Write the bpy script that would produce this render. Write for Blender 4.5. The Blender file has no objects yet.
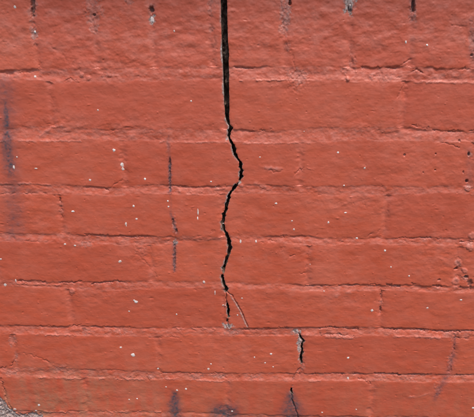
import bpy, math, random
import numpy as np
from mathutils import Matrix, Vector

random.seed(7)
rng = np.random.default_rng(11)
sc = bpy.context.scene
col = sc.collection

# ------------------------------------------------------------------ camera
CAM_Z, CAM_D = 1.05, 0.56805              # height above ground, distance to the wall face
TILT, YAW, ROLL, FPX = 0.28734, 0.03178, 0.00634, 475.0
def rot(a, ax): return Matrix.Rotation(a, 3, ax)
MC = rot(YAW, 'Z') @ rot(-TILT, 'X') @ rot(ROLL, 'Y')
cam_d = bpy.data.cameras.new('camera')
cam = bpy.data.objects.new('camera', cam_d); col.objects.link(cam)
base = Matrix(((1, 0, 0), (0, 0, -1), (0, 1, 0)))
cam.matrix_world = Matrix.Translation((0, -CAM_D, CAM_Z)) @ (MC @ base).to_4x4()
cam_d.sensor_width = 36.0
cam_d.lens = FPX / 474.0 * 36.0
cam_d.clip_start = 0.02; cam_d.clip_end = 2000
cam_d.dof.use_dof = True
cam_d.dof.focus_distance = 0.655
cam_d.dof.aperture_fstop = 26.0
sc.camera = cam

# ------------------------------------------------------------------ sky, sun, exposure
SUN_EL, SUN_AZ = math.radians(65), math.radians(28)     # azimuth: from straight in front of the wall, towards the right
w = bpy.data.worlds.new('World'); sc.world = w; w.use_nodes = True
nt = w.node_tree
sky = nt.nodes.new('ShaderNodeTexSky'); sky.sky_type = 'NISHITA'; sky.sun_disc = False
sky.sun_elevation = SUN_EL
sky.sun_rotation = math.pi - SUN_AZ
sky.air_density = 1.0; sky.dust_density = 2.5; sky.ozone_density = 1.0
bg = nt.nodes['Background']; bg.inputs['Strength'].default_value = 0.078
nt.links.new(sky.outputs[0], bg.inputs['Color'])
sun_d = bpy.data.lights.new('sun', 'SUN'); sun_d.energy = 2.0; sun_d.angle = math.radians(13)
sun_d.color = (1.0, 0.95, 0.87)
sun = bpy.data.objects.new('sun', sun_d); col.objects.link(sun)
sdir = Vector((math.sin(SUN_AZ) * math.cos(SUN_EL), -math.cos(SUN_AZ) * math.cos(SUN_EL), math.sin(SUN_EL)))
sun.rotation_euler = sdir.to_track_quat('Z', 'Y').to_euler()
sun.location = sdir * 20
vs = sc.view_settings
vs.view_transform = 'Standard'; vs.look = 'None'; vs.gamma = 1.0; vs.use_curve_mapping = False
vs.exposure = 1.14

# ------------------------------------------------------------------ photo pixel <-> wall plane
MCn = np.array(MC)
def to_wall(x, y):
    x = np.asarray(x, float); y = np.asarray(y, float)
    d = np.stack([(x - 237) / FPX, np.ones_like(x), -(y - 208.5) / FPX], -1) @ MCn.T
    t = CAM_D / d[..., 1]
    return d[..., 0] * t, d[..., 2] * t + CAM_Z
def to_pix(u, z):
    p = np.stack([u, np.full_like(u, CAM_D), z - CAM_Z], -1) @ MCn
    return 237 + FPX * p[..., 0] / p[..., 1], 208.5 - FPX * p[..., 2] / p[..., 1]

# ------------------------------------------------------------------ noise (numpy)
def vnoise(x, y, seed):
    xi = np.floor(x).astype(np.int64); yi = np.floor(y).astype(np.int64)
    fx = x - xi; fy = y - yi
    fx = fx * fx * fx * (fx * (fx * 6 - 15) + 10); fy = fy * fy * fy * (fy * (fy * 6 - 15) + 10)
    def h(a, b):
        n = (a * 374761393 + b * 668265263 + seed * 974634777) & 0xFFFFFFFF
        n = ((n ^ (n >> 13)) * 1274126177) & 0xFFFFFFFF
        n = (n ^ (n >> 16)) & 0xFFFF
        return n.astype(np.float64) / 32767.5 - 1.0
    a = h(xi, yi); b = h(xi + 1, yi); c = h(xi, yi + 1); d = h(xi + 1, yi + 1)
    return (a + (b - a) * fx) * (1 - fy) + (c + (d - c) * fx) * fy
def fbm(x, y, seed, octv=4, gain=0.5):
    s = 0; a = 1.0; t = 0
    for i in range(octv):
        c, sn = math.cos(0.6 * i), math.sin(0.6 * i)
        k = 2.03 ** i
        s = s + a * vnoise((x * c - y * sn) * k + 17.3 * i, (x * sn + y * c) * k + 5.1 * i, seed + i)
        t += a; a *= gain
    return s / t
def fbm_h(x, y, seed, octv=3):          # no octave rotation: keeps streaks horizontal
    s = 0; a = 1.0
    for i in range(octv):
        s = s + a * vnoise(x * 2.03 ** i + 9.1 * i, y * 2.03 ** i + 3.7 * i, seed + i); a *= 0.55
    return s / 1.85
def sstep(a, b, x):
    t = np.clip((x - a) / (b - a), 0, 1); return t * t * (3 - 2 * t)

# ------------------------------------------------------------------ grid over the wall face: fine where the photo looks, coarser beyond
def axis(lo, fa, fb, hi, step):
    mid = list(np.arange(fa, fb, step))
    left = []; x = fa; s = step
    while x > lo:
        s = min(s * 1.12, 0.006); x -= s; left.append(x)
    right = []; x = mid[-1]; s = step
    while x < hi:
        s = min(s * 1.12, 0.006); x += s; right.append(x)
    return np.array(left[::-1] + mid + right)
STEP = 0.00066
U1 = axis(-1.00, -0.380, 0.330, 0.95, STEP)
V1 = axis(0.0, CAM_Z - 0.500, CAM_Z + 0.084, 1.245, STEP)
U, V = np.meshgrid(U1, V1)                       # [nv, nu]
P, Q = to_pix(U, V)
MM = 1000.0
um, vm = U * MM, V * MM
NV, NU = U.shape

# ------------------------------------------------------------------ bed joints, traced: (x, top edge y, bottom edge y)
JT = [
 [(0,70,80),(33,69,80),(60,70,83),(120,68,82),(215,66,79),(260,67,80),(320,65,81),(360,67,82),(400,67,82),(440,68,82),(474,69,82)],
 [(0,128,140),(60,126,140),(110,130,140),(170,129,142),(230,130,143),(265,131,144),(320,128,142),(400,127,141),(440,131,142),(474,132,142)],
 [(0,184,194),(60,185,195),(110,188,196),(150,184,194),(180,186,194),(220,187,195),(245,184,193),(290,186,195),(330,186,196),(400,186,195),(440,186,193),(474,187,195)],
 [(0,233,242),(60,234,243),(110,235,245),(150,236,246),(200,236,241),(260,236,242),(310,237,246),(350,238,244),(400,238,245),(474,238,247)],
 [(0,280,286),(40,281,287),(85,282,291),(120,281,291),(170,281,288),(260,283,289),(310,285,292),(360,285,291),(420,286,292),(474,287,293)],
 [(0,325,335),(40,326,334),(85,326,336),(140,328,337),(200,328,336),(260,328,337),(300,328,336),(340,327,336),(400,328,336),(440,330,338),(474,330,338)],
 [(0,368,377),(40,367,377),(90,369,378),(160,372,379),(220,373,381),(300,374,381),(350,373,381),(400,374,382),(474,375,383)],
 [(0,410,418),(60,411,418),(160,412,420),(300,415,423),(474,418,425)],
]
u_axis = U1
# how clearly each joint still shows through the paint along x
VIS = [
 [(0,.9),(33,.9),(45,.12),(120,.1),(205,.15),(228,.55),(262,.45),(275,.12),(340,.2),(362,.8),(398,.7),(420,.5),(440,.8),(474,.7)],
 [(0,.12),(50,.2),(95,.3),(115,.25),(150,.12),(225,.15),(238,.7),(270,.6),(285,.12),(330,.18),(400,.25),(415,.8),(474,.8)],
 [(0,.45),(60,.35),(80,.75),(112,.6),(135,.25),(165,.4),(175,.75),(228,.6),(245,.4),(300,.35),(330,.25),(474,.25)],
 [(0,.3),(60,.3),(85,.6),(135,.7),(150,.8),(165,.3),(215,.25),(225,.1),(262,.15),(275,.7),(355,.7),(375,.3),(392,.7),(474,.8)],
 [(0,.2),(18,.5),(80,.5),(130,.6),(150,.3),(170,.08),(280,.06),(298,.5),(325,.9),(474,1)],
 [(0,.5),(40,.75),(140,.8),(165,.3),(200,.5),(222,.4),(235,.95),(300,.95),(320,.9),(474,1)],
 [(0,.4),(40,.3),(90,.5),(160,.5),(230,.5),(280,.6),(320,.95),(474,1)],
 [(0,.5),(160,.6),(474,.8)]]
vis_u = []
beds = []                                          # (top z(u), bottom z(u)) arrays on the u axis, top to bottom
for k, tr in enumerate(JT):
    a = np.array(tr, float)
    ut, zt = to_wall(a[:, 0], a[:, 1]); ub, zb = to_wall(a[:, 0], a[:, 2])
    va = np.array(VIS[k], float); vis_u.append(np.interp(u_axis, to_wall(va[:, 0], a[:, 1].mean() + 0 * va[:, 0])[0], va[:, 1]))
    n1 = vnoise(u_axis * 220, u_axis * 0 + k * 7.7, 31) * 0.0007 + vnoise(u_axis * 70, u_axis * 0 + k * 3.3, 32) * 0.0012
    n2 = vnoise(u_axis * 190, u_axis * 0 + k * 5.7, 33) * 0.0006 + vnoise(u_axis * 60, u_axis * 0 + k * 2.3, 34) * 0.0012
    beds.append((np.interp(u_axis, ut, zt) + n1, np.interp(u_axis, ub, zb) + n2))
PITCH = 0.0666
def flat_bed(z, k):
    n1 = vnoise(u_axis * 120, u_axis * 0 + k * 7.7, 31) * 0.0014
    n2 = vnoise(u_axis * 110, u_axis * 0 + k * 5.7, 33) * 0.0014
    return (np.full_like(u_axis, z) + 0.005 + n1, np.full_like(u_axis, z) - 0.005 + n2)
z8 = float(beds[-1][0].mean()) - 0.005
k = 20; z = z8 - PITCH
while z > 0.03:
    beds.append(flat_bed(z, k)); z -= PITCH; k += 1
z1 = float(beds[0][0].mean())
up = [flat_bed(z1 + 0.205 + 0.005 + i * PITCH, 40 + i) for i in range(3)]
beds = up[::-1] + beds                             # index 0..2 above the soldier course
vis_u = [np.full(NU, .7)] * 3 + vis_u + [np.full(NU, .7)] * (len(beds) - 3 - len(vis_u))
NB = len(beds)
# ------------------------------------------------------------------ courses and their head joints (u of the joint centre, joint width)
def hx(xs, y): return [float(to_wall(x, y)[0]) for x in xs]
traced = {
 3: hx([-86, -27, 33, 93, 151, 211, 285, 350, 413, 476, 539], 20),     # bricks standing on end
 4: hx([52, 225, 403], 105), 5: hx([123, 300, 472], 163), 6: hx([61, 222, 386], 216),
 7: hx([150, 308, 458], 264), 8: hx([70, 225, 381], 309), 9: hx([15, 158, 301, 454], 353), 10: hx([85, 228, 372], 395)}
courses = []
for c in range(NB + 1):
    if c in traced:
        h = list(traced[c]); st = 0.0672 if c == 3 else 0.2035
    else:
        h = [(-0.035 if c % 2 == 0 else -0.035 - 0.1017) + rng.normal(0, 0.003)]; st = 0.2035
    while h[0] > -1.0: h.insert(0, h[0] - st + rng.normal(0, 0.002))
    while h[-1] < 0.95: h.append(h[-1] + st + rng.normal(0, 0.002))
    courses.append(h)

# ------------------------------------------------------------------ labels, joint fields
label = np.full((NV, NU), -1, np.int32)            # per vertex first
bands = np.zeros((NV, NU)); dep = np.zeros((NV, NU)); ridge = np.zeros((NV, NU)); lip = np.zeros((NV, NU))
for k, (zt, zb) in enumerate(beds):
    zt2, zb2 = zt[None, :], zb[None, :]
    sel = np.where((V1 > zb.min() - 0.012) & (V1 < zt.max() + 0.012))[0]
    if len(sel) == 0: continue
    s0, s1 = sel[0], sel[-1] + 1
    v = V[s0:s1]
    t = np.clip((zt2 - v) / (zt2 - zb2), -1.5, 2.5)
    mod = 0.62 + 0.60 * fbm_h(um[s0:s1] / 26, vm[s0:s1] * 0 + k * 5.1, 71, 3) + 0.25 * vnoise(um[s0:s1] / 5.0, vm[s0:s1] * 0 + k, 78)
    vz = vis_u[k][None, :]
    mod = np.clip(mod, 0.06, 1.25) * vz
    sharp = sstep(0.0010, -0.0018, v - zt2)          # quick step in under the upper brick
    soft = sstep(-0.0016, 0.0022, v - zb2)
    prof = 0.4 + 1.45 * np.clip(1 - t, 0, 1) ** 1.5
    dep[s0:s1] = np.maximum(dep[s0:s1], sharp * soft * prof * mod)
    bands[s0:s1] = np.maximum(bands[s0:s1], sstep(0.001, -0.001, v - zt2) * sstep(-0.001, 0.001, v - zb2) * (.72 + .28 * vz))
    rm = np.clip(fbm_h(um[s0:s1] / 30, vm[s0:s1] * 0 + k * 3.1, 91, 3) + 0.25, 0, 1) * (.2 + .8 * vz)
    ridge[s0:s1] += np.exp(-((v - zb2 - 0.0002) / 0.0009) ** 2) * rm
    lip[s0:s1] += np.exp(-((v - zt2 - 0.0016) / 0.0014) ** 2) * np.clip(mod - .3, 0, 1)
wob = 0.0014 * vnoise(vm / 9, um * 0 + 3, 55) + 0.0007 * vnoise(vm / 3, um * 0 + 3, 56)
hdep = np.zeros((NV, NU)); hband = np.zeros((NV, NU)); brick_off = np.zeros((NV, NU)); brick_tone = np.zeros((NV, NU))
ncell = 0
for c in range(NB + 1):
    top = beds[c - 1][1] if c > 0 else np.full(NU, 2.0)
    bot = beds[c][0] if c < NB else np.full(NU, -1.0)
    rows = np.where((V1 < top.max() + .001) & (V1 > bot.min() - .001))[0]
    if len(rows) == 0: continue
    s0, s1 = rows[0], rows[-1] + 1
    inside = (V[s0:s1] < top[None, :]) & (V[s0:s1] > bot[None, :])
    hs = courses[c]; hw = 0.0042
    for i in range(len(hs) - 1):
        a, b = hs[i], hs[i + 1]
        cs = np.where((U1 > a - .012) & (U1 < b + .012))[0]
        if len(cs) == 0: continue
        c0, c1 = cs[0], cs[-1] + 1
        uu = U[s0:s1, c0:c1] + wob[s0:s1, c0:c1]
        m = inside[:, c0:c1] & (uu > a + hw) & (uu < b - hw)
        lab = label[s0:s1, c0:c1]; lab[m] = ncell
        ncell += 1
        r = rng.normal(0, 1, 4)
        cell = (uu > a) & (uu <= b) & (V[s0:s1, c0:c1] < top[None, c0:c1] + .005) & (V[s0:s1, c0:c1] > bot[None, c0:c1] - .005)
        off = 0.45 * r[0] + 0.35 * r[1] * (uu - (a + b) / 2) / 0.1 + 0.3 * r[2] * (V[s0:s1, c0:c1] - V1[(s0 + s1) // 2]) / 0.03
        bo = brick_off[s0:s1, c0:c1]; bo[cell] = np.clip(off, -1.0, 1.0)[cell]
        bt = brick_tone[s0:s1, c0:c1]; bt[cell] = r[3]
        g = np.exp(-((uu - a) / 0.0042) ** 2) * (0.55 + 0.65 * np.clip(vnoise(vm[s0:s1, c0:c1] / 12, um[s0:s1, c0:c1] * 0 + ncell * 3.7, 61) + 0.35, 0, 1))
        g = g * inside[:, c0:c1]
        hdep[s0:s1, c0:c1] = np.maximum(hdep[s0:s1, c0:c1], g)
        hband[s0:s1, c0:c1] = np.maximum(hband[s0:s1, c0:c1], inside[:, c0:c1] * sstep(0.007, 0.003, np.abs(uu - a)))
# rounded arrises: how close a point lies to the edge of its brick
pil = blur_src = (label < 0).astype(float)
# soften the step between neighbouring brick offsets
def blur(a, n):
    for _ in range(n):
        a = np.pad(a, 1, mode='edge')
        a = (a[:-2, 1:-1] + a[2:, 1:-1] + a[1:-1, :-2] + a[1:-1, 2:] + 2 * a[1:-1, 1:-1]) / 6
    return a
pil = blur(pil, 30)
brick_off = blur(brick_off, 18)
brick_tone = blur(brick_tone, 10)

# ------------------------------------------------------------------ relief of the painted face (mm, outward)
big = fbm(um / 70, vm / 60, 101, 3)
mid = fbm(um / 13, vm / 9, 111, 4)
lump = fbm(um / 5.5, vm / 4.0, 121, 4)
streak = fbm_h(um / 11, vm / 1.7, 131, 3)
grain = fbm(um / 1.9, vm / 1.5, 141, 2)
top_rough = sstep(95, 30, Q) * 0.8 + sstep(120, 80, Q) * 0.2
zones = np.zeros((NV, NU))
for x, y, rx, ry, am in [(60,128,48,14,.8),(120,130,60,13,.7),(200,124,40,14,.4),(360,131,60,12,.6),(440,132,45,12,.5),(290,76,45,12,.7),(350,42,45,22,.6),(120,62,120,18,.8),(430,40,40,25,.4),(445,256,35,28,.6),(345,298,40,12,.5),
      (300,250,40,16,.5),(360,200,60,14,.6),(150,258,25,16,.6),(60,236,60,12,.5),(100,295,40,12,.5),(255,300,40,25,.3),(60,372,60,12,.5),(240,352,50,16,.3),(60,400,80,14,.4),(30,215,30,25,.4),(420,165,60,25,.35)]:
    zones = np.maximum(zones, am * np.exp(-(((P - x) / rx) ** 2 + ((Q - y) / ry) ** 2)))
rough = np.clip(np.maximum(np.maximum(bands, 0.5 * hband), np.maximum(0.6 * top_rough, zones)), 0, 1)
wave = fbm(um / 24, vm / 11, 161, 3)
crumb = fbm(um / 2.6, vm / 1.9, 171, 3); crumb = crumb + .6 * np.abs(fbm(um / 4.4, vm / 2.6, 172, 3))
pimple = np.clip(fbm(um / 3.2, vm / 2.8, 173, 2) - .38, 0, 1)
H = 0.5 * big + (0.22 + 0.48 * rough) * mid + (0.06 + 0.36 * rough) * lump + 0.045 * streak * (1 - .4 * rough) + 0.038 * grain + .42 * fbm(um / 21, vm / 14, 181, 3) + .13 * rough ** 1.5 * crumb + .3 * pimple + brick_off * 0.7
H += 0.75 * wave * np.maximum(.75 * top_rough, zones)
H -= dep + hdep * 0.95 + 0.38 * pil
H += 0.34 * ridge + 0.25 * lip

# masks: bare (paint gone), soot, chalk (pale bloom on rough spots, plus highlights painted along ridges), dirt
bare = np.zeros_like(H); soot = np.zeros_like(H); chalk_highlight = np.zeros_like(H); dirt = np.zeros_like(H)
chalk_highlight += 0.72 * bands * np.clip(0.5 + 1.1 * fbm(um / 7, vm / 3, 151, 4) + .3 * crumb, 0, 1) + 0.35 * ridge * bands  # bloom on the mortar; ridge term paints a highlight on lower joint edges
chalk_highlight += 0.25 * hband * np.clip(0.4 + fbm(um / 6, vm / 8, 152, 3), 0, 1)
chalk_highlight += 0.65 * np.maximum(top_rough, zones) * np.clip(0.15 + .3 * crumb + fbm(um / 14, vm / 8, 153, 4), 0, 1)

def box_of(xs, ys, pad):
    u, z_ = to_wall(np.array(xs, float), np.array(ys, float))
    p = pad * 0.0014
    c = np.where((U1 > u.min() - p) & (U1 < u.max() + p))[0]; r = np.where((V1 > z_.min() - p) & (V1 < z_.max() + p))[0]
    return slice(r[0], r[-1] + 1), slice(c[0], c[-1] + 1)
def dist_poly(pts, pad, jit=0.0, seed=0):
    rs, cs = box_of([p[0] for p in pts], [p[1] for p in pts], pad)
    p, q = P[rs, cs], Q[rs, cs]
    if jit:
        a_, b_ = um[rs, cs], vm[rs, cs]
        p = p + jit * (vnoise(a_ / 3.4, b_ / 3.4, 201 + seed) + .55 * vnoise(a_ / 1.4, b_ / 1.4, 203 + seed)); q = q + jit * (1.1 * vnoise(a_ / 3.4, b_ / 3.4, 202 + seed) + .6 * vnoise(a_ / 1.4, b_ / 1.4, 204 + seed))
    best = np.full(p.shape, 1e9)
    for (x0, y0), (x1, y1) in zip(pts[:-1], pts[1:]):
        dx, dy = x1 - x0, y1 - y0
        t = np.clip(((p - x0) * dx + (q - y0) * dy) / (dx * dx + dy * dy + 1e-9), 0, 1)
        best = np.minimum(best, np.hypot(p - x0 - t * dx, q - y0 - t * dy))
    return rs, cs, best
def groove(pts, wpx, depth, jit=0.8, brk=0.5, dirty=0.0, seed=None):
    s = seed if seed is not None else int(pts[0][0] * 7 + pts[0][1])
    rs, cs, d = dist_poly(pts, wpx * 4 + 4, jit, s)
    m = np.clip(1 - brk + brk * 1.6 * vnoise(um[rs, cs] / 6, vm[rs, cs] / 6, 301 + s), 0.0, 1.2)
    g = np.exp(-(d / wpx) ** 2) * m
    H[rs, cs] -= depth * g
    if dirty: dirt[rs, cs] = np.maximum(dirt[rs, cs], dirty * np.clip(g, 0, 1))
def patch(mask, x, y, rx, ry, amt, hgt=0.0, edge=0.55, jit=0.5, sc_=4.0, seed=0):
    rs, cs = box_of([x - rx * 1.8, x + rx * 1.8], [y - ry * 1.8, y + ry * 1.8], 3)
    d = np.hypot((P[rs, cs] - x) / rx, (Q[rs, cs] - y) / ry)
    d = d + jit * fbm(um[rs, cs] / sc_, vm[rs, cs] / sc_, 401 + int(x * 3 + y) + seed, 4)
    m = sstep(1.0 + edge * .3, 1.0 - edge, d)
    if mask is not None: mask[rs, cs] = np.maximum(mask[rs, cs], amt * m)
    if hgt: H[rs, cs] += hgt * m
    return rs, cs, m

# shadow lines under brick edges, cracks in the paint
G = [
 ([(0,73),(15,73.5),(32,71),(41,70)],1.0,1.5,.3),([(61,82),(66,79.5),(70,79),(77,82.5),(86,80)],.9,1.2,.4),([(40,87),(48,86)],.9,.8,.4),
 ([(52,47),(62,54),(70,63),(80,71)],2.2,.8,.3),([(229,67),(240,67.5),(257,68)],.9,1.6,.3),([(232,74),(262,77)],1.2,.8,.5),
 ([(362,67.5),(372,68.5),(384,67),(396,68),(404,64),(413,57)],1.0,1.7,.3),([(394,80),(408,72.5),(418,70),(432,77)],.9,1.4,.4),([(402,80),(403,88),(397,97)],1.0,1.0,.5),
 ([(436,68.5),(450,69),(474,68)],1.0,1.4,.3),([(450,24),(465,27)],1.3,.8,.4),([(100,131),(112,132)],1.0,1.2,.4),([(240,131),(252,132.5),(262,130),(271,129.5)],1.0,1.8,.3),
 ([(412,125),(428,128),(442,131),(455,132),(474,131)],1.1,1.8,.35),([(110,130),(140,127),(160,131)],1.2,.8,.6),([(335,83),(345,79)],1.4,.8,.5),
 ([(0,193.5),(20,194),(40,193),(55,196)],1.1,1.3,.3),([(78,188.5),(100,187.5),(108,190)],1.0,1.8,.3),([(112,186),(121,181),(123,178)],1.0,1.3,.4),([(168,186),(185,187),(200,188),(212,187),(226,186)],.8,1.3,.3),
 ([(172,192),(185,193),(205,194),(220,195)],.9,.9,.4),([(265,170),(274,171.5),(281,171)],1.0,.9,.2),([(293,176),(300,170),(306,166.5)],1.0,1.1,.4),([(303,194.5),(320,195)],.9,1.2,.4),
 ([(84,234.5),(100,236),(116,235.5),(138,237.5),(150,236)],.9,1.9,.2),([(138,237),(146,236.5)],1.2,2.2,.1),([(136,252),(150,268),(160,275)],1.3,.7,.5),([(0,236),(30,241),(60,242)],1.0,.9,.5),
 ([(160,237),(185,238),(205,235),(218,229)],1.0,.7,.3),([(262,242),(276,241)],.9,1.2,.3),([(278,236.5),(298,236.8),(310,236),(318,235.5)],.9,1.4,.3),([(280,249),(284,248)],1,.9,.2),([(290,256),(304,254)],1.1,1.2,.2),([(301,274),(307,274)],1.0,1.1,.2),
 ([(338,242),(350,242.5)],1.0,1.6,.2),([(365,237),(376,233),(381,229)],1.1,1.3,.3),([(396,238.2),(418,238),(440,239)],.9,1.5,.2),([(456,241),(466,242),(474,243)],1.1,2.0,.3),([(404,241.5),(420,243.5)],.8,.8,.5),
 ([(18,281),(40,282),(60,283),(80,282)],1.0,1.5,.3),([(92,284),(104,282.5),(118,281.5),(128,283.5)],1.0,1.7,.3),([(300,287),(322,286)],.9,1.3,.3),([(325,285),(350,285.3),(380,285)],.8,1.5,.2),([(386,285),(400,287)],1.1,1.9,.2),
 ([(412,284),(420,285)],1.1,1.6,.2),([(434,286),(442,286.5)],1.1,2.0,.2),([(460,287.5),(474,289)],1.1,2.0,.2),
 ([(40,326.5),(68,327),(80,325)],.9,1.4,.2),([(92,327),(130,327.5)],.8,1.4,.2),([(150,337.5),(160,338)],.9,1.3,.3),([(160,337),(180,338)],.8,.9,.4),([(240,329.5),(268,329),(290,328)],.8,1.3,.3),
 ([(320,328),(333,326.5),(340,328.5),(358,329)],.9,1.6,.2),([(380,329),(400,330)],.9,1.5,.2),([(320,334.5),(336,334.5),(354,336.5)],.8,1.6,.2),([(394,330),(418,329.5),(430,331),(446,332),(474,331)],.9,1.8,.15),([(455,338.5),(474,338)],.9,1.5,.2),
 ([(25,353),(40,358),(55,366)],1.1,.9,.4),([(95,369),(112,371)],.8,1.1,.3),([(115,378.5),(130,378.5)],.7,1.0,.3),([(160,373),(190,373.5),(222,373)],.7,1.2,.3),([(222,377),(232,380),(240,377)],.9,1.2,.3),
 ([(296,374),(320,374.5)],.8,1.4,.2),([(320,374),(345,374.2),(364,374.5)],.8,1.5,.2),([(375,374.5),(400,374.5)],1.0,1.8,.2),([(358,379),(370,382.5)],.8,1.5,.2),([(394,375),(440,375)],.8,1.4,.2),([(456,375.5),(474,375)],.9,1.5,.2),
 ([(440,142),(450,144),(459,148)],.9,1.5,.2),([(210,20),(215,40),(212,62)],1.6,.6,.6),([(281,2),(283,24),(286,44),(293,58),(296,72)],1.3,.9,.4),([(350,48),(353,66)],1.5,.8,.4),([(58,118),(55,100)],1.6,.5,.5),
 ([(381,286),(382,300),(380,312),(381,322)],1.1,1.1,.5),([(61,198),(60,208),(62,220)],1.1,1.1,.5),([(15,352),(16,358),(12,366),(0,369)],1.0,1.4,.2),([(1,378),(4,390),(8,402),(12,409)],1.2,2.0,.2),
 ([(454,334),(454,350),(450,372)],1.1,1.2,.3),([(308,252),(306,262),(307,276)],1.2,.6,.5),([(150,246),(152,262),(156,278)],1.4,.6,.5),([(386,198),(388,210),(384,228)],1.4,.5,.5),([(458,248),(456,262),(460,280)],1.4,.9,.5),
]
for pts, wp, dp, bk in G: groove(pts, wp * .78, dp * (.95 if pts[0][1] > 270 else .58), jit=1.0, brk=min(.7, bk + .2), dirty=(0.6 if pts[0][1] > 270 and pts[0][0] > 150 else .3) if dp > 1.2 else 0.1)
# hairline branch of the main crack
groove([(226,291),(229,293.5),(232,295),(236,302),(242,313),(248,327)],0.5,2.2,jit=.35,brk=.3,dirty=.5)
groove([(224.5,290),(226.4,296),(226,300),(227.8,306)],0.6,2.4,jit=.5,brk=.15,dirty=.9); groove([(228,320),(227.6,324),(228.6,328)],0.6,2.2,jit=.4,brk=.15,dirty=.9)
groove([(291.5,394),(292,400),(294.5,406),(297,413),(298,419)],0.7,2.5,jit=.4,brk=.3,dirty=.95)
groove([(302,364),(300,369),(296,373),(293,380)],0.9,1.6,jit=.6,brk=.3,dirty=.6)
# raised welts of paint and mortar, their lit crests painted paler
for pts, wp, hh in [([(180,190.5),(195,191.5),(210,190),(226,189.5)],2.0,.8),([(241,186),(256,184),(268,188)],2.0,.8),([(266,168),(275,168.5),(281,168.5)],2.0,.5),
    ([(0,184),(30,183.5),(60,186)],1.0,.5),([(15,281),(17,283.5),(40,285),(60,286)],.9,.7),([(168,328.5),(215,329.5)],.9,.7),([(36,334.5),(76,335)],.9,.7),([(40,377),(70,378.5),(84,378.5)],.9,.8),([(100,378.5),(146,379.5)],.9,.7),
    ([(43,412),(160,412.5)],.9,.8),([(165,378),(230,382)],.8,.5),([(286,379.5),(320,380.5)],1.2,.6),([(326,336.5),(360,337.5)],1.2,.7),([(394,336),(440,337.5)],1.2,.7),([(404,398),(420,396),(433,392)],.9,.45),
    ([(240,80.5),(320,80)],.9,.6),([(415,82),(474,82.5)],1.2,.6),([(0,141),(80,141)],.9,.4),([(160,142),(228,142.5)],.9,.4),([(240,143),(310,143)],.9,.4),([(40,136),(52,128),(62,126)],2.0,.7),([(330,296),(350,292)],2.0,.5)]:
    rs, cs, d = dist_poly(pts, 8, .7, int(pts[0][0])); g = np.exp(-(d / wp) ** 2)
    g = g * np.clip(.75 + .9 * vnoise(um[rs, cs] / 7, vm[rs, cs] / 7, 777), .1, 1.1)
    H[rs, cs] += hh * g; chalk_highlight[rs, cs] = np.maximum(chalk_highlight[rs, cs], 0.8 * g)

# weather-worn places
for x, y, rx, ry, am in [(33,9,5,22,.55),(34,33,4,8,.75),(35,45,3,5,.3),(93,6,11,20,.5),(94,28,6,7,.55),(129,1,6,4,.5),(151,9,4.5,7,.5),(152,20,4,6,.95),(210,6,3,14,.4),(211,28,4,5,.35),
    (286,9,7,20,.7),(283,30,5,10,.5),(288,46,4,8,.3),(350,4,7,12,.95),(413,4,5,16,.6),(413,18,5,6,.5),(473,40,4,22,.45),(298,76,14,8,.5),(296,88,9,6,.22),(353,62,5,9,.35),
    (170,178,2.2,17,.4),(168,147,3,6,.3),(174,224,2.8,11,.5),(174.5,256,2.4,17,.45),(175.5,243,2.5,4,.9),(86,244,8,4,.5),(140,248,9,6,.22),(61,207,2.5,10,.3),(228,326,6,4,.9),(232,333,8,3,.55),(299.3,345,2.3,17,.95),
    (296,332,5,4,.8),(303,366,3,5,.5),(437,390,4,8,.35),(450,364,3.5,14,.35),(454,338,5,5,.35),(62,369,9,5,.4),(12,340,5,7,.45),(16,357,2,8,.5),(10,373,9,3,.5),
    (151,377,5,3,.55),(195,377,8,3,.55),(219,377,9,3,.5),(254,377,8,3.5,.5),(407,379,8,3,.45),(381,378,8,3,.4),(120,331,14,3,.4),(87,333,6,3,.4),(450,335,8,3,.35),(430,336,12,2.5,.3),
    (470,155,4,4,.6),(469,187,4,5,.7),(458,263,4,5,.45),(466,278,5,4,.6),(470,243,5,4,.4),(458,278,5,5,.3),(345,70,8,4,.35),(380,78,14,5,.35),(107,76,9,4,.3),(381,306,2.5,12,.35),(227,139,2,3,.95),(239.5,182.5,2.2,2.5,.85),(222,277,2,3,.6),(145,378,30,3,.2)]:
    am = am if am >= .8 else am * .72
    patch(bare, x, y, rx, ry, am, -0.25 * am, jit=.8, sc_=3.2)
    rs, cs, m = patch(None, x, y, rx * 1.15, ry * 1.15, 0)
    H[rs, cs] += 0.55 * m * fbm(um[rs, cs] / 2.6, vm[rs, cs] / 2.6, 501, 3)
# spalled corner at the lower left, down to grey render
rs, cs = box_of([-40, 50], [380, 440], 2)
edge = np.interp(P[rs, cs], [-40, 0, 5, 9, 14, 22, 42, 44, 60], [376, 396, 401, 407.5, 412, 413.5, 414, 424, 430])
m = sstep(-1.2, 1.2, Q[rs, cs] - edge + 5.0 * fbm(um[rs, cs] / 5, vm[rs, cs] / 5, 520, 5, .65))
bare[rs, cs] = np.maximum(bare[rs, cs], .85 * m); H[rs, cs] += -1.8 * m + m * 1.6 * fbm(um[rs, cs] / 4.5, vm[rs, cs] / 4.5, 521, 4)
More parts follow.
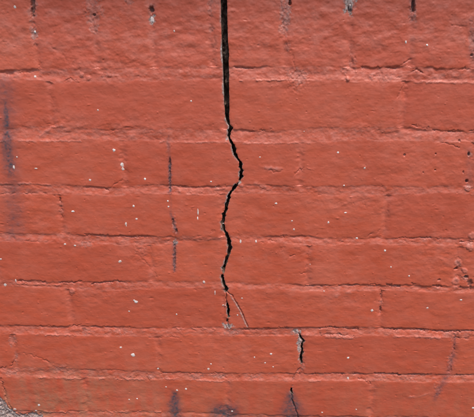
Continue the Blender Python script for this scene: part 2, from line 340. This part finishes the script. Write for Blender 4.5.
# open holes in the joints
for x, y, rx, ry, dp in [(32.5,4,2.2,12,2.8),(151.5,9,2.6,3.6,3.2),(94,14.5,1.6,1.3,1.6),(290,2,1.6,4,4),(413.5,6,2,7,4),(350,9,2.5,3,2),(469,154,1.5,2.4,2),(467.5,181,2.0,1.8,2.4),(456,269,2.6,1.2,2.4),(466,276.5,2.2,1.6,2.2),(439,280,1.8,1.1,1.2),(170,163,1.2,5,1.3),(169.7,175,1.2,14,1.4),
    (173,222,1.2,4,1.5),(176.5,231,1.4,2.4,1.6),(174.6,257,1.1,14,1.2),(472,55,1.5,1.3,1.4),(404.5,155,1.6,1.6,1.2),(435.5,154,1.2,1.0,1.2),(435,170,1.2,1.0,1.2),(423,172.5,.9,.9,.9),(463,172,1,1.6,1.0),(459.5,141,1.3,1.2,1.2),(381,297,1.2,3,1.4),(380.5,310,1.2,4,1.4),(84,330,3,2,.9),(470,283,3,4,1.8),(60,200,1,3,1.2)]:
    rs, cs, m = patch(dirt, x, y, rx, ry, 0.75 if dp > 1.5 else .4, 0, edge=.5, jit=.5, sc_=2.5); H[rs, cs] -= dp * m
for x, y, r_ in [(468,189,3),(458,263,4),(464,270,3),(455,281,4),(472,236,4),(470,247,4),(88,78,3),(82,75,3),(348,79,2.5),(72,291,4),(225,306,1)]:
    rs, cs, m = patch(chalk_highlight, x, y, r_, r_, .7, 1.0, jit=.4)
# soot and old black spray
def soft(mask, pts, wp, amt, sc_=6.0):
    rs, cs, d = dist_poly([(x, y) for x, y, _ in pts], max(p[2] for p in pts) * 2.5 + 4, 0.7, int(pts[0][1]))
    ws = np.interp(Q[rs, cs], [p[1] for p in pts], [p[2] for p in pts])
    m = np.exp(-(d / (ws * wp)) ** 2) * np.clip(1.0 + 0.4 * fbm(um[rs, cs] / sc_, vm[rs, cs] / sc_, 611, 4), 0, 1.2)
    m = m * np.clip(.92 + .45 * lump[rs, cs] + .3 * crumb[rs, cs], .3, 1.15)
    mask[rs, cs] = np.maximum(mask[rs, cs], np.clip(amt * m, 0, 1))
soft(soot, [(5.5,102,1.3),(6.5,120,3.2),(7.5,140,4.6),(9,160,5.0),(11,172,5.0)], 1.4, .92)
soft(soot, [(5,84,9),(6,110,12),(9,140,8),(11,165,9),(13,190,9),(14,232,11)], 1.0, .48)
soft(soot, [(174.5,394,2.5),(174.5,404,5),(176,425,6)], 1.2, 1.1)
soft(soot, [(218,412,5),(232,412.4,5)], 1.55, 1.1); soft(soot, [(217,420,6),(234,420.5,6)], 1.2, .9)
soft(soot, [(291,396,4),(292,405,8),(293,425,12)], 1.2, .95); soft(soot, [(282,414,6),(302,414.5,6)], 1.0, .35)
soft(soot, [(412,0,3),(412.5,20,2)], 1.0, .35); soft(soot, [(168.5,136,1.4),(169.5,163,1.4)], 1.0, .38); soft(soot, [(170.5,194,1.2),(171,214,1.2)], 1.0, .25); soft(soot, [(170,160,1.6),(169.8,192,1.6)], 1.1, .85); soft(soot, [(174.6,244,1.8),(174.4,271,1.6)], 1.1, .8); soft(soot, [(171,214,1.6),(177,233,1.6)], 1.0, .6)
soft(soot, [(472,20,4),(472,60,4)], 1.0, .25); soft(soot, [(470,150,4),(468,185,4)], 1.0, .25)
film = np.clip(.7 * np.exp(-(((P - 50) / 90) ** 2 + ((Q - 400) / 34) ** 2)) + .35 * sstep(330, 430, Q), 0, 1) * np.clip(.5 + 1.1 * fbm(um / 9, vm / 26, 651, 4), 0, 1)
film_m = film.ravel().astype(np.float32)
soft(soot, [(456,338,1.6),(453,358,2.6),(448,374,3.2),(440,388,3.0),(434,399,2.0)], 1.0, .5, 3.0)
# scattered pits and short dents
pr = np.random.default_rng(5)
for i in range(420):
    x, y = pr.uniform(-20, 495), pr.uniform(-10, 430)
    rx = pr.uniform(.45, 1.0) * (1 + 1.6 * (pr.random() < .2)); ry = pr.uniform(.4, .75)
    rs, cs = box_of([x - rx * 3, x + rx * 3], [y - ry * 3, y + ry * 3], 2)
    m = np.exp(-((P[rs, cs] + .5 * lump[rs, cs] - x) / rx) ** 2 - ((Q[rs, cs] + .9 * mid[rs, cs] - y) / ry) ** 2)
    H[rs, cs] -= pr.uniform(.15, .6) * m * (1 if pr.random() < .7 else -1)

# ------------------------------------------------------------------ the cracks: (y, left x, right x)
CR_A = [(-140,216.5,222.5),(-60,219,225),(0,220.6,227.2),(20,221,227.4),(40,221.6,228),(54,222,229.2),(58,222.4,228.6),(70,222.8,229),(85,223.4,229.2),(100,224,229.4),(110,224.5,229.4),(118,225.2,229.3),(124,227.3,230),(126,229.0,230.6),(128,228.2,233),(130,227.6,231.5),(133,227.2,230.6),(136,227,229.8),(140,229,232),(145,231,235),
  (150,232.5,236),(155,234.4,238),(160,237,240),(164,239.3,242.8),(170,239.4,243),(176,239,242.6),(179.5,238.2,241),(182,238.9,239.7),(184,235.5,238.4),(187,232.4,237),(190,231,235),(195,228.8,231.2),(200,226.4,229.2),(207,223.6,227.6),(215,222.6,226),(222,221.6,225),(228,222,225.2),(232,223.2,226.6),
  (236,225.2,228.8),(240,227,231),(246,228.6,232.6),(252,227.2,231),(258,225.4,229),(264,223.6,227.1),(270,222.6,226),(273.5,223.0,224.8),(275,221.6,223.4),(279,221,224),(282,222,225.4),(286,223.7,227.2),(290,224.4,228),(293,226,226.9)]
CR_C = [(303,227.4,228),(306,226.6,229),(312,226.5,229.2),(318,227,229),(322,227.4,228.4),(324,227.8,228.1)]
CR_D = [(333,299.5,300),(337,300.6,302.6),(341,301.6,304.2),(346,301.4,303.7),(351,300.6,303.1),(357,300.5,303.5),(362,300.2,302.8),(365,301,301.8)]
CR_E = [(385,291.6,292),(388,290.8,292.6),(392,291.2,293),(394.5,292,292.4)]
inside = np.zeros((NV, NU), bool)
snapP = np.zeros((NV, NU)); near = np.full((NV, NU), 1e3); side = np.zeros((NV, NU))
for ci, cr in enumerate([CR_A, CR_C, CR_D, CR_E]):
    a = np.array(cr, float)
    ok = (Q >= a[0, 0]) & (Q <= a[-1, 0])
    def zig(w, sd): k0 = np.floor(Q / w); f_ = Q / w - k0; return (1 - f_) * vnoise(k0 + .0, k0 * 0 + ci, sd) + f_ * vnoise(k0 + 1., k0 * 0 + ci, sd)
    jc = 0.75 * zig(3.1, 705)
    jl = jc + 0.45 * zig(2.0, 701) + 0.30 * zig(0.8, 702)
    jr = jc + 0.45 * zig(1.8, 703) + 0.30 * zig(0.8, 704)
    kk = np.interp(Q, [60, 116, 126], [.14, .3, 1.25])
    xl = np.interp(Q, a[:, 0], a[:, 1]) + jl * kk; xr = np.interp(Q, a[:, 0], a[:, 2]) + jr * kk
    ins = ok & (P > xl) & (P < xr)
    inside |= ins
    dl, dr = xl - P, P - xr
    d = np.where(ok, np.maximum(dl, dr), 1e3)
    up_ = d < near
    near = np.where(up_, d, near); side = np.where(up_, np.where(dl > dr, -1, 1), side)
    snapP = np.where(up_, np.where(dl > dr, xl, xr), snapP)
# broken lips fall back a little; the left lip is often bare
lipm = np.exp(-np.clip(near, 0, 50) / 0.7)
H -= 0.8 * lipm * (0.6 + 0.4 * vnoise(um / 3, vm / 3, 711))
lb = np.where(side < 0, np.exp(-(np.clip(near, 0, 50) / 1.5) ** 2), (.25 + .3 * sstep(115, 130, Q)) * np.exp(-(np.clip(near, 0, 50) / .8) ** 2))
lb = lb * (1 + .5 * sstep(130, 110, Q) * (side < 0))
bare = np.maximum(bare, lb * np.clip(0.62 + 0.9 * vnoise(um / 3.5, vm / 9, 712), 0, 1) * .9)
# pale left lip of the hairline branch
rs, cs, d = dist_poly([(230.2,295.2),(235.2,302.4),(241.2,313.4),(247.2,327)], 4, .3, 9)
bare[rs, cs] = np.maximum(bare[rs, cs], .85 * np.exp(-(d / .62) ** 2))

# ------------------------------------------------------------------ cells, snapping of the crack edges
qin = inside[:-1, :-1] & inside[1:, :-1] & inside[:-1, 1:] & inside[1:, 1:]
ql = label[:-1, :-1].copy()
ql[qin] = -2
pad = np.pad(qin, 1)
vb_any = pad[:-1, :-1] | pad[1:, :-1] | pad[:-1, 1:] | pad[1:, 1:]
vb_all = pad[:-1, :-1] & pad[1:, :-1] & pad[:-1, 1:] & pad[1:, 1:]
border = vb_any & ~vb_all
dPdu = np.gradient(P, axis=1) / np.gradient(U, axis=1)
shift = np.where(border, (snapP - P) / dPdu, 0)
Xw = U + np.clip(shift, -1.2 * STEP, 1.2 * STEP)
Yw = -H / MM
Zw = V
gz, gx = np.gradient(H / MM, V1, U1)
Nn = np.stack([-gx, -np.ones_like(H), -gz], -1); Nn /= np.linalg.norm(Nn, axis=-1, keepdims=True)
masks = np.stack([np.clip(bare, 0, 1), np.clip(soot, 0, 1), np.clip(chalk_highlight, 0, 1), np.clip(dirt, 0, 1)], -1).astype(np.float32)

# ------------------------------------------------------------------ materials
def new_mat(name):
    m = bpy.data.materials.new(name); m.use_nodes = True
    return m, m.node_tree, m.node_tree.nodes['Principled BSDF']
def N(t, kind, **kw):
    n = t.nodes.new(kind)
    for k_, v_ in kw.items():
        if k_ in n.inputs.keys() if hasattr(n.inputs, 'keys') else False: n.inputs[k_].default_value = v_
        else: setattr(n, k_, v_)
    return n
def ramp(t, src, lo, hi, a=0.0, b=1.0):
    n = t.nodes.new('ShaderNodeMapRange'); n.inputs[1].default_value = lo; n.inputs[2].default_value = hi
    n.inputs[3].default_value = a; n.inputs[4].default_value = b; t.links.new(src, n.inputs[0]); return n.outputs[0]
def mix(t, fac, a, b, blend='MIX'):
    n = t.nodes.new('ShaderNodeMix'); n.data_type = 'RGBA'; n.blend_type = blend
    for sock, v_ in ((n.inputs[0], fac), (n.inputs[6], a), (n.inputs[7], b)):
        if isinstance(v_, bpy.types.NodeSocket): t.links.new(v_, sock)
        else: sock.default_value = v_ if not isinstance(v_, tuple) else (*v_, 1)
    return n.outputs[2]
def noise(t, vec, scale, detail=4.0, rough_=0.55):
    n = t.nodes.new('ShaderNodeTexNoise'); n.inputs['Scale'].default_value = scale; n.inputs['Detail'].default_value = detail
    n.inputs['Roughness'].default_value = rough_; t.links.new(vec, n.inputs['Vector']); return n.outputs[0]
def math_(t, op, a, b):
    n = t.nodes.new('ShaderNodeMath'); n.operation = op
    for sock, v_ in ((n.inputs[0], a), (n.inputs[1], b)):
        if isinstance(v_, bpy.types.NodeSocket): t.links.new(v_, sock)
        else: sock.default_value = v_
    return n.outputs[0]

def wall_paint():
    m, t, b = new_mat('red_wall_paint')
    geo = t.nodes.new('ShaderNodeNewGeometry'); pos = geo.outputs['Position']
    mp = t.nodes.new('ShaderNodeMapping'); mp.inputs['Scale'].default_value = (1, 1, 3.2); t.links.new(pos, mp.inputs[0]); hpos = mp.outputs[0]
    at = t.nodes.new('ShaderNodeAttribute'); at.attribute_name = 'wear_highlight'
    sep = t.nodes.new('ShaderNodeSeparateColor'); t.links.new(at.outputs['Color'], sep.inputs[0])
    bare_, soot_, chalk_highlight_, dirt_ = sep.outputs[0], sep.outputs[1], sep.outputs[2], at.outputs['Alpha']
    tn = t.nodes.new('ShaderNodeAttribute'); tn.attribute_name = 'tone'
    n_big = noise(t, pos, 9, 3); n_mid = noise(t, hpos, 34, 4); n_fine = noise(t, pos, 420, 3); n_dot = noise(t, pos, 190, 4, .7); n_str = noise(t, hpos, 160, 4, .6)
    c = mix(t, ramp(t, n_big, .34, .66), (.425, .066, .026), (.475, .085, .038))
    c = mix(t, ramp(t, n_mid, .38, .68, 0, .5), c, (.46, .102, .058))
    n_pat = noise(t, pos, 62, 4, .6)
    c = mix(t, ramp(t, n_pat, .52, .72, 0, .45), c, (.46, .115, .070)); c = mix(t, ramp(t, n_pat, .46, .28, 0, .45), c, (.42, .078, .027))
    c = mix(t, ramp(t, tn.outputs['Fac'], -1.4, 1.8, 0, .5), c, (.385, .058, .026))
    c = mix(t, ramp(t, n_dot, .60, .74, 0, .30), c, (.50, .15, .105))
    c = mix(t, ramp(t, n_str, .58, .75, 0, .30), c, (.36, .060, .036))
    c = mix(t, ramp(t, n_dot, .40, .28, 0, .35), c, (.33, .058, .038))
    ch = math_(t, 'MULTIPLY', chalk_highlight_, ramp(t, n_dot, .30, .62, .35, 1.0))
    c = mix(t, math_(t, 'MULTIPLY', ch, .75), c, (.53, .195, .15))  # pale bloom colour, also the painted ridge highlights
    fl = t.nodes.new('ShaderNodeAttribute'); fl.attribute_name = 'film'
    c = mix(t, math_(t, 'MULTIPLY', fl.outputs['Fac'], ramp(t, n_dot, .3, .65, .25, .8)), c, (.31, .15, .085))
    mpv = t.nodes.new('ShaderNodeMapping'); mpv.inputs['Scale'].default_value = (1, 1, .22); t.links.new(pos, mpv.inputs[0])
    n_run = noise(t, mpv.outputs[0], 55, 5, .65); n_gri = noise(t, pos, 16, 5, .65)
    c = mix(t, ramp(t, n_run, .54, .74, 0, .24), c, (.31, .072, .040))
    c = mix(t, ramp(t, n_gri, .52, .72, 0, .28), c, (.485, .145, .095))
    c = mix(t, ramp(t, n_gri, .46, .30, 0, .30), c, (.33, .055, .024))
    # old mortar / brick body where the paint is gone
    n_gr = noise(t, pos, 430, 4, .7)
    raw = mix(t, ramp(t, n_gr, .40, .60), (.10, .065, .058), (.46, .39, .36)); raw = mix(t, math_(t, 'MULTIPLY', ramp(t, n_dot, .4, .62, 0, .75), ramp(t, bare_, .68, .85, 1, .12)), raw, (.30, .17, .14))
    raw = mix(t, ramp(t, bare_, .75, .35, 0, .45), raw, (.33, .10, .07)); raw = mix(t, ramp(t, n_fine, .54, .75, 0, .5), raw, (.15, .11, .10))
    bb = math_(t, 'ADD', math_(t, 'MULTIPLY', bare_, 1.55), math_(t, 'MULTIPLY', math_(t, 'SUBTRACT', noise(t, pos, 260, 4, .6),   .5), 1.5))
    bf = ramp(t, bb, .15, 1.35, 0, .9)
    bf = math_(t, 'MULTIPLY', bf, ramp(t, bare_, .02, .15))
    c = mix(t, bf, c, raw)
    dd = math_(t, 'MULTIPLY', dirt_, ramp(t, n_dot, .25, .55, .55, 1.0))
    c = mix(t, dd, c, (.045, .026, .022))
    so = math_(t, 'MULTIPLY', soot_, ramp(t, n_dot, .30, .62, .5, 1.0))
    c = mix(t, so, c, (.048, .044, .056))
    t.links.new(c, b.inputs['Base Color'])
    r = ramp(t, n_mid, .3, .7, .47, .60)
    rr = math_(t, 'MAXIMUM', r, ramp(t, math_(t, 'MAXIMUM', bf, dirt_), 0, 1, .4, .92))
    t.links.new(rr, b.inputs['Roughness'])
    b.inputs['Specular IOR Level'].default_value = 0.55
    bm1 = t.nodes.new('ShaderNodeBump'); bm1.inputs['Strength'].default_value = .42; bm1.inputs['Distance'].default_value = .0005
    hh = math_(t, 'ADD', math_(t, 'MULTIPLY', n_str, .55), math_(t, 'MULTIPLY', n_fine, .45))
    hh = math_(t, 'ADD', hh, math_(t, 'MULTIPLY', math_(t, 'MULTIPLY', noise(t, pos, 700, 3, .7), bf), 1.2))
    t.links.new(hh, bm1.inputs['Height']); t.links.new(bm1.outputs[0], b.inputs['Normal'])
    return m
def raw_mat():
    m, t, b = new_mat('broken_brick')
    geo = t.nodes.new('ShaderNodeNewGeometry'); pos = geo.outputs['Position']
    n1 = noise(t, pos, 120, 5, .65); n2 = noise(t, pos, 600, 3)
    c = mix(t, ramp(t, n1, .35, .65), (.13, .07, .052), (.26, .18, .14))
    t.links.new(c, b.inputs['Base Color']); b.inputs['Roughness'].default_value = .95; b.inputs['Specular IOR Level'].default_value = .15
    bm1 = t.nodes.new('ShaderNodeBump'); bm1.inputs['Distance'].default_value = .001; bm1.inputs['Strength'].default_value = .8
    t.links.new(n2, bm1.inputs['Height']); t.links.new(bm1.outputs[0], b.inputs['Normal'])
    return m
def splash_mat():
    m, t, b = new_mat('white_paint_splash')
    geo = t.nodes.new('ShaderNodeNewGeometry')
    n1 = noise(t, geo.outputs['Position'], 170, 5, .7)
    t.links.new(mix(t, ramp(t, n1, .36, .62), (.74, .69, .66), (.50, .33, .28)), b.inputs['Base Color']); b.inputs['Roughness'].default_value = .6
    return m
def ground_mat(name, ca, cb, cc):
    m, t, b = new_mat(name)
    geo = t.nodes.new('ShaderNodeNewGeometry'); pos = geo.outputs['Position']
    n1 = noise(t, pos, 1.4, 5); n2 = noise(t, pos, 90, 4, .7)
    c = mix(t, ramp(t, n1, .3, .7), ca, cb); c = mix(t, ramp(t, n2, .45, .7, 0, .5), c, cc)
    t.links.new(c, b.inputs['Base Color']); b.inputs['Roughness'].default_value = .92
    bm1 = t.nodes.new('ShaderNodeBump'); bm1.inputs['Distance'].default_value = .003
    t.links.new(n2, bm1.inputs['Height']); t.links.new(bm1.outputs[0], b.inputs['Normal'])
    return m
PAINT, RAW, WHITE = wall_paint(), raw_mat(), splash_mat()
TAR = ground_mat('worn_asphalt', (.075, .073, .070), (.12, .115, .11), (.05, .05, .05))
CONC = ground_mat('added_coping_concrete', (.30, .285, .26), (.40, .38, .35), (.22, .21, .20))

# ------------------------------------------------------------------ the wall and its bricks
wall = bpy.data.objects.new('brick_wall', None); col.objects.link(wall)
wall.location = (0, 0.10, 0)
wall['label'] = 'red painted brick wall split by a long jagged vertical crack'
wall['category'] = 'brick wall'
wall['kind'] = 'thing'
WY = 0.10
BACK = 0.095
vid = np.arange(NV * NU).reshape(NV, NU)
FX, FY, FZ = Xw.ravel(), Yw.ravel(), Zw.ravel()
FN = Nn.reshape(-1, 3); FM = masks.reshape(-1, 4); FT = brick_tone.ravel().astype(np.float32); FF = film_m
qpad = np.pad(ql, 1, constant_values=-3)

def build(name, rows, cols, lab, origin, skirt_to, cap):
    sub = ql[rows, cols] == lab
    if not sub.any(): return None
    jj, ii = np.nonzero(sub); jj = jj + rows.start; ii = ii + cols.start
    a = vid[jj, ii]; b = vid[jj, ii + 1]; c = vid[jj + 1, ii + 1]; d = vid[jj + 1, ii]
    quads = np.stack([a, b, c, d], 1)                         # seen from -y: counter-clockwise with z up, x right
    uniq, inv = np.unique(quads.ravel(), return_inverse=True)
    faces = inv.reshape(-1, 4)
    co = np.stack([FX[uniq], FY[uniq], FZ[uniq]], 1); no = FN[uniq]; mk = FM[uniq]; tn = FT[uniq]; fi = FF[uniq]
    n0 = len(co)
    segs = []
    for (dj, di, p0, p1) in ((-1, 0, a, b), (0, 1, b, c), (1, 0, c, d), (0, -1, d, a)):
        nb = qpad[jj + 1 + dj, ii + 1 + di]
        e = skirt_to(nb)
        segs.append(np.stack([p0[e], p1[e]], 1))
    segs = np.concatenate(segs)
    smat = np.zeros(len(faces), np.int32)
    if len(segs):
        s, e = segs[:, 0], segs[:, 1]
        A = np.stack([FX[s], FY[s], FZ[s]], 1); B = np.stack([FX[e], FY[e], FZ[e]], 1)
        Ab = A.copy(); Bb = B.copy(); Ab[:, 1] = BACK; Bb[:, 1] = BACK
        sk = np.stack([B, A, Ab, Bb], 1).reshape(-1, 3)
        nn = np.cross(A - B, Bb - B); nn /= np.linalg.norm(nn, axis=1, keepdims=True) + 1e-12
        co = np.concatenate([co, sk]); no = np.concatenate([no, np.repeat(nn, 4, 0)])
        mk = np.concatenate([mk, np.zeros((len(sk), 4), np.float32)]); tn = np.concatenate([tn, np.zeros(len(sk), np.float32)])
        faces = np.concatenate([faces, (np.arange(len(sk)) + n0).reshape(-1, 4)]); smat = np.concatenate([smat, np.ones(len(segs), np.int32)])
    if cap:
        x0, x1, z0_, z1_ = co[:n0, 0].min(), co[:n0, 0].max(), co[:n0, 2].min(), co[:n0, 2].max()
        n1 = len(co)
        co = np.concatenate([co, [[x0, BACK, z0_], [x0, BACK, z1_], [x1, BACK, z1_], [x1, BACK, z0_]]])
        no = np.concatenate([no, [[0, 1, 0]] * 4]); mk = np.concatenate([mk, np.zeros((4, 4), np.float32)]); tn = np.concatenate([tn, np.zeros(4, np.float32)])
        faces = np.concatenate([faces, [[n1, n1 + 1, n1 + 2, n1 + 3]]]); smat = np.concatenate([smat, [1]])
    me = bpy.data.meshes.new(name)
    me.vertices.add(len(co)); me.vertices.foreach_set('co', (co - np.array(origin)).astype(np.float32).ravel())
    nf = len(faces)
    me.loops.add(nf * 4); me.loops.foreach_set('vertex_index', faces.astype(np.int32).ravel())
    me.polygons.add(nf); me.polygons.foreach_set('loop_start', np.arange(0, nf * 4, 4, dtype=np.int32))
    me.materials.append(PAINT); me.materials.append(RAW)
    me.update(calc_edges=True)
    me.polygons.foreach_set('material_index', smat.astype(np.int32))
    at = me.attributes.new('wear_highlight', 'FLOAT_COLOR', 'POINT'); at.data.foreach_set('color', mk.astype(np.float32).ravel())
    at = me.attributes.new('film', 'FLOAT', 'POINT'); at.data.foreach_set('value', np.concatenate([fi, np.zeros(len(co) - n0, np.float32)]))
    at = me.attributes.new('tone', 'FLOAT', 'POINT'); at.data.foreach_set('value', tn.astype(np.float32))
    me.polygons.foreach_set('use_smooth', np.ones(nf, bool))
    me.normals_split_custom_set_from_vertices(no.astype(np.float32))
    o = bpy.data.objects.new(name, me); col.objects.link(o)
    o.parent = wall; o.location = (origin[0], origin[1] - WY, origin[2])
    return o

full_r, full_c = slice(0, NV - 1), slice(0, NU - 1)
lab_rows = {}; lab_cols = {}
jj, ii = np.nonzero(ql >= 0); lv = ql[jj, ii]
order = np.argsort(lv, kind='stable'); jj, ii, lv = jj[order], ii[order], lv[order]
labs, start = np.unique(lv, return_index=True); start = list(start) + [len(lv)]
sliver = []
for n_, L in enumerate(labs):
    j, i = jj[start[n_]:start[n_ + 1]], ii[start[n_]:start[n_ + 1]]
    if len(j) < 30: ql[j, i] = -1; continue
    rows, cols = slice(j.min(), j.max() + 1), slice(i.min(), i.max() + 1)
    org = (float(U1[(cols.start + cols.stop) // 2]), 0.0, float(V1[(rows.start + rows.stop) // 2]))
    o = build('brick', rows, cols, L, org, lambda nb, L=L: nb != L, True)
    if (qin[rows, cols] & True).any() and o is not None:
        o['label'] = 'red brick cut through by the crack'
qpad = np.pad(ql, 1, constant_values=-3)
mo = build('mortar', full_r, full_c, -1, (0.0, 0.0, 0.8), lambda nb: (nb == -2) | (nb == -3), False)
# rubble and dust lodged deep in the crack
cr = np.pad(qin, 6); dil = np.zeros_like(cr)
for dj in range(-5, 6):
    for di in range(-5, 6): dil |= np.roll(np.roll(cr, dj, 0), di, 1)
dil = dil[6:-6, 6:-6]
jj, ii = np.nonzero(dil)
quads = np.stack([vid[jj, ii], vid[jj, ii + 1], vid[jj + 1, ii + 1], vid[jj + 1, ii]], 1)
uq, inv = np.unique(quads.ravel(), return_inverse=True)
dy = 0.020 + 0.015 * fbm(um.ravel()[uq] / 6, vm.ravel()[uq] / 9, 801, 4)
me = bpy.data.meshes.new('crack_rubble'); co = np.stack([U.ravel()[uq], dy - WY, V.ravel()[uq]], 1)
me.vertices.add(len(co)); me.vertices.foreach_set('co', co.astype(np.float32).ravel())
me.loops.add(len(inv)); me.loops.foreach_set('vertex_index', inv.astype(np.int32).ravel())
me.polygons.add(len(quads)); me.polygons.foreach_set('loop_start', np.arange(0, len(inv), 4, dtype=np.int32)); me.update(calc_edges=True)
me.materials.append(RAW)
rub = bpy.data.objects.new('crack_rubble', me); col.objects.link(rub); rub.parent = wall; rub['kind'] = 'stuff'
# solid core behind the face bricks
def box_mesh(name, x0, x1, y0, y1, z0, z1):
    me = bpy.data.meshes.new(name)
    v = [(x, y, z) for x in (x0, x1) for y in (y0, y1) for z in (z0, z1)]
    me.from_pydata(v, [], [(0, 1, 3, 2), (4, 6, 7, 5), (0, 4, 5, 1), (2, 3, 7, 6), (0, 2, 6, 4), (1, 5, 7, 3)]); me.update(); return me
me = box_mesh('wall_core', float(U1[0]) + .002, float(U1[-1]) - .002, BACK + .001 - WY, .22 - WY, .0, float(V1[-1]) - .002); me.materials.append(RAW)
core = bpy.data.objects.new('wall_core', me); col.objects.link(core); core.parent = wall

# added coping blocks out of view, projecting to shade the upper wall
zc = float(V1[-1])
for i in range(4):
    L = 0.488; x0 = -1.0 + i * (L + .006)
    me = box_mesh('added_shade_coping', x0, x0 + L, -.055 - WY, .235 - WY, zc + .003, zc + .078); me.materials.append(CONC)
    o = bpy.data.objects.new('added_shade_coping', me); col.objects.link(o); o.parent = wall
    bv = o.modifiers.new('bevel', 'BEVEL'); bv.width = .006; bv.segments = 2

# ------------------------------------------------------------------ white paint splashes
SP = [(15,7,1.3,1.5),(174,31,.9,1.1),(35,76.5,1.2,1.2),(98,110,.9,.9),(191,101,.9,.9),(114,150,1.6,1.6),(122,165,1.6,2.4),(122.6,169,1.4,1.8),(90,180,1.2,1.2),(145,179,1.2,1.2),(133.5,206,1.1,1.2),(14,167,1.1,1.9),(36,168.5,1.5,.8),(17,157,.8,.8),
 (126,224,1.0,2.4),(136.5,219,1.2,1.2),(120,261.5,1.7,1.4),(65,244,1.3,.9),(75,245.5,1.2,1),(73,211.3,1.6,1),(1,259,1,1),(5,285,1.7,1.5),(16,280.5,.6,1.8),(136,302,1.8,1.6),(134.2,300.4,1,.8),(129,311.5,1.1,.7),(121,347.5,1.3,1),(133,355,2.4,2.0),(158,369,1.1,1.1),
 (204,282,1.4,1.4),(176.5,314.5,.9,1),(215,292.5,.5,2.6),(198,212,.7,3.6),(197.7,218,.6,2),(211,181.5,1,.8),(240.5,241.5,1.0,2.0),(256,241.5,.8,1.6),(292,221,1,.7),(294,229.5,.9,1.1),(328.5,222.5,.9,1.4),(345.5,212.8,1.5,.8),(357,238.5,1.3,.9),(385,250.7,1.1,1.2),
 (391,267,.8,.9),(338,152.5,1.1,1.1),(364.5,168,1.1,1.2),(344,185.5,.8,.8),(372,310.5,1.4,1.4),(427.5,308,1.2,1.1),(461,300,1.3,.8),(348,357.8,1.4,1.3),(348,378.5,1.2,1.3),(271,354,1.3,1.2),(265,363,.9,.8),(273,367,.8,.8),(254.5,357.5,.7,.8),(208.5,369,1.3,1.3),(177,390.2,1.1,1),
 (186,389,1.3,1.2),(166,387,.9,.7),(473,408,1.1,1),(406,42,1.2,1.7),(427,45,1,1),(232,411,1,.8),(409,276,.9,1),(242,298,.9,.6),(237.5,315,.8,.8),(211,364,.8,.8),(129,400,1,.7),(137,399,1,.8),(168,201,.8,1),(168.5,206.5,.9,1),(152,19,1.8,2.8),(34.5,32,1.6,1.4),(350.5,6,1.2,2.2),(260,157,1,.6),(276,203.5,1.4,1),(223,305.5,1,.7),(356,409,1,.8),(322,412,.9,.8),(39,405,1.2,1.4),(36,411,1.4,1.0),(15,409,1.6,1.2),(10,411,1.2,1.6)]
prx = np.random.default_rng(23)
for i in range(6):
    s_ = abs(prx.normal(0, .28)) + .35; SP.append((prx.uniform(0, 474), prx.uniform(90, 412), s_, s_ * prx.uniform(.7, 1.4)))
vs_, fs_ = [], []
def surf(u, z_):
    i = int(np.clip(np.searchsorted(U1, u), 1, NU - 1)); j = int(np.clip(np.searchsorted(V1, z_), 1, NV - 1))
    return -H[j - 1:j + 1, i - 1:i + 1].max() / MM
for x, y, rx, ry in SP:
    rx, ry = rx * 1.18, ry * 1.18
    u0, z0_ = map(float, to_wall(x, y)); mp_ = float(to_wall(x + 1, y)[0]) - u0
    n0 = len(vs_); K = 14; ph = prx.uniform(0, 6.28); jt = prx.uniform(.58, 1.0, K)
    rings = ((1.0, -0.00003), (.82, .00014), (.4, .00026))
    for f, lift in rings:
        for k_ in range(K):
            a_ = k_ / K * 2 * math.pi
            uu = u0 + math.cos(a_) * rx * f * mp_ * jt[k_]; zz = z0_ + math.sin(a_) * ry * f * mp_ * jt[k_]
            vs_.append((uu, surf(uu, zz) - lift - .00002 - WY, zz))
    vs_.append((u0, surf(u0, z0_) - .0003 - WY, z0_))
    for r_ in range(2):
        for k_ in range(K):
            k2 = (k_ + 1) % K; fs_.append((n0 + r_ * K + k_, n0 + r_ * K + k2, n0 + (r_ + 1) * K + k2, n0 + (r_ + 1) * K + k_))
    for k_ in range(K): fs_.append((n0 + 2 * K + k_, n0 + 2 * K + (k_ + 1) % K, n0 + 3 * K))
me = bpy.data.meshes.new('paint_splashes'); me.from_pydata(vs_, [], fs_); me.update(); me.materials.append(WHITE)
me.polygons.foreach_set('use_smooth', np.ones(len(fs_), bool))
o = bpy.data.objects.new('paint_splashes', me); col.objects.link(o); o.parent = wall
o['kind'] = 'stuff'; o['label'] = 'small white paint splashes spattered over the red bricks'

# ------------------------------------------------------------------ pavement in front of the wall
me = bpy.data.meshes.new('ground'); me.from_pydata([(-300, -300, -.004), (300, -300, -.004), (300, 300, -.004), (-300, 300, -.004)], [], [(0, 1, 2, 3)]); me.update(); me.materials.append(TAR)
g = bpy.data.objects.new('ground', me); col.objects.link(g); g['kind'] = 'structure'
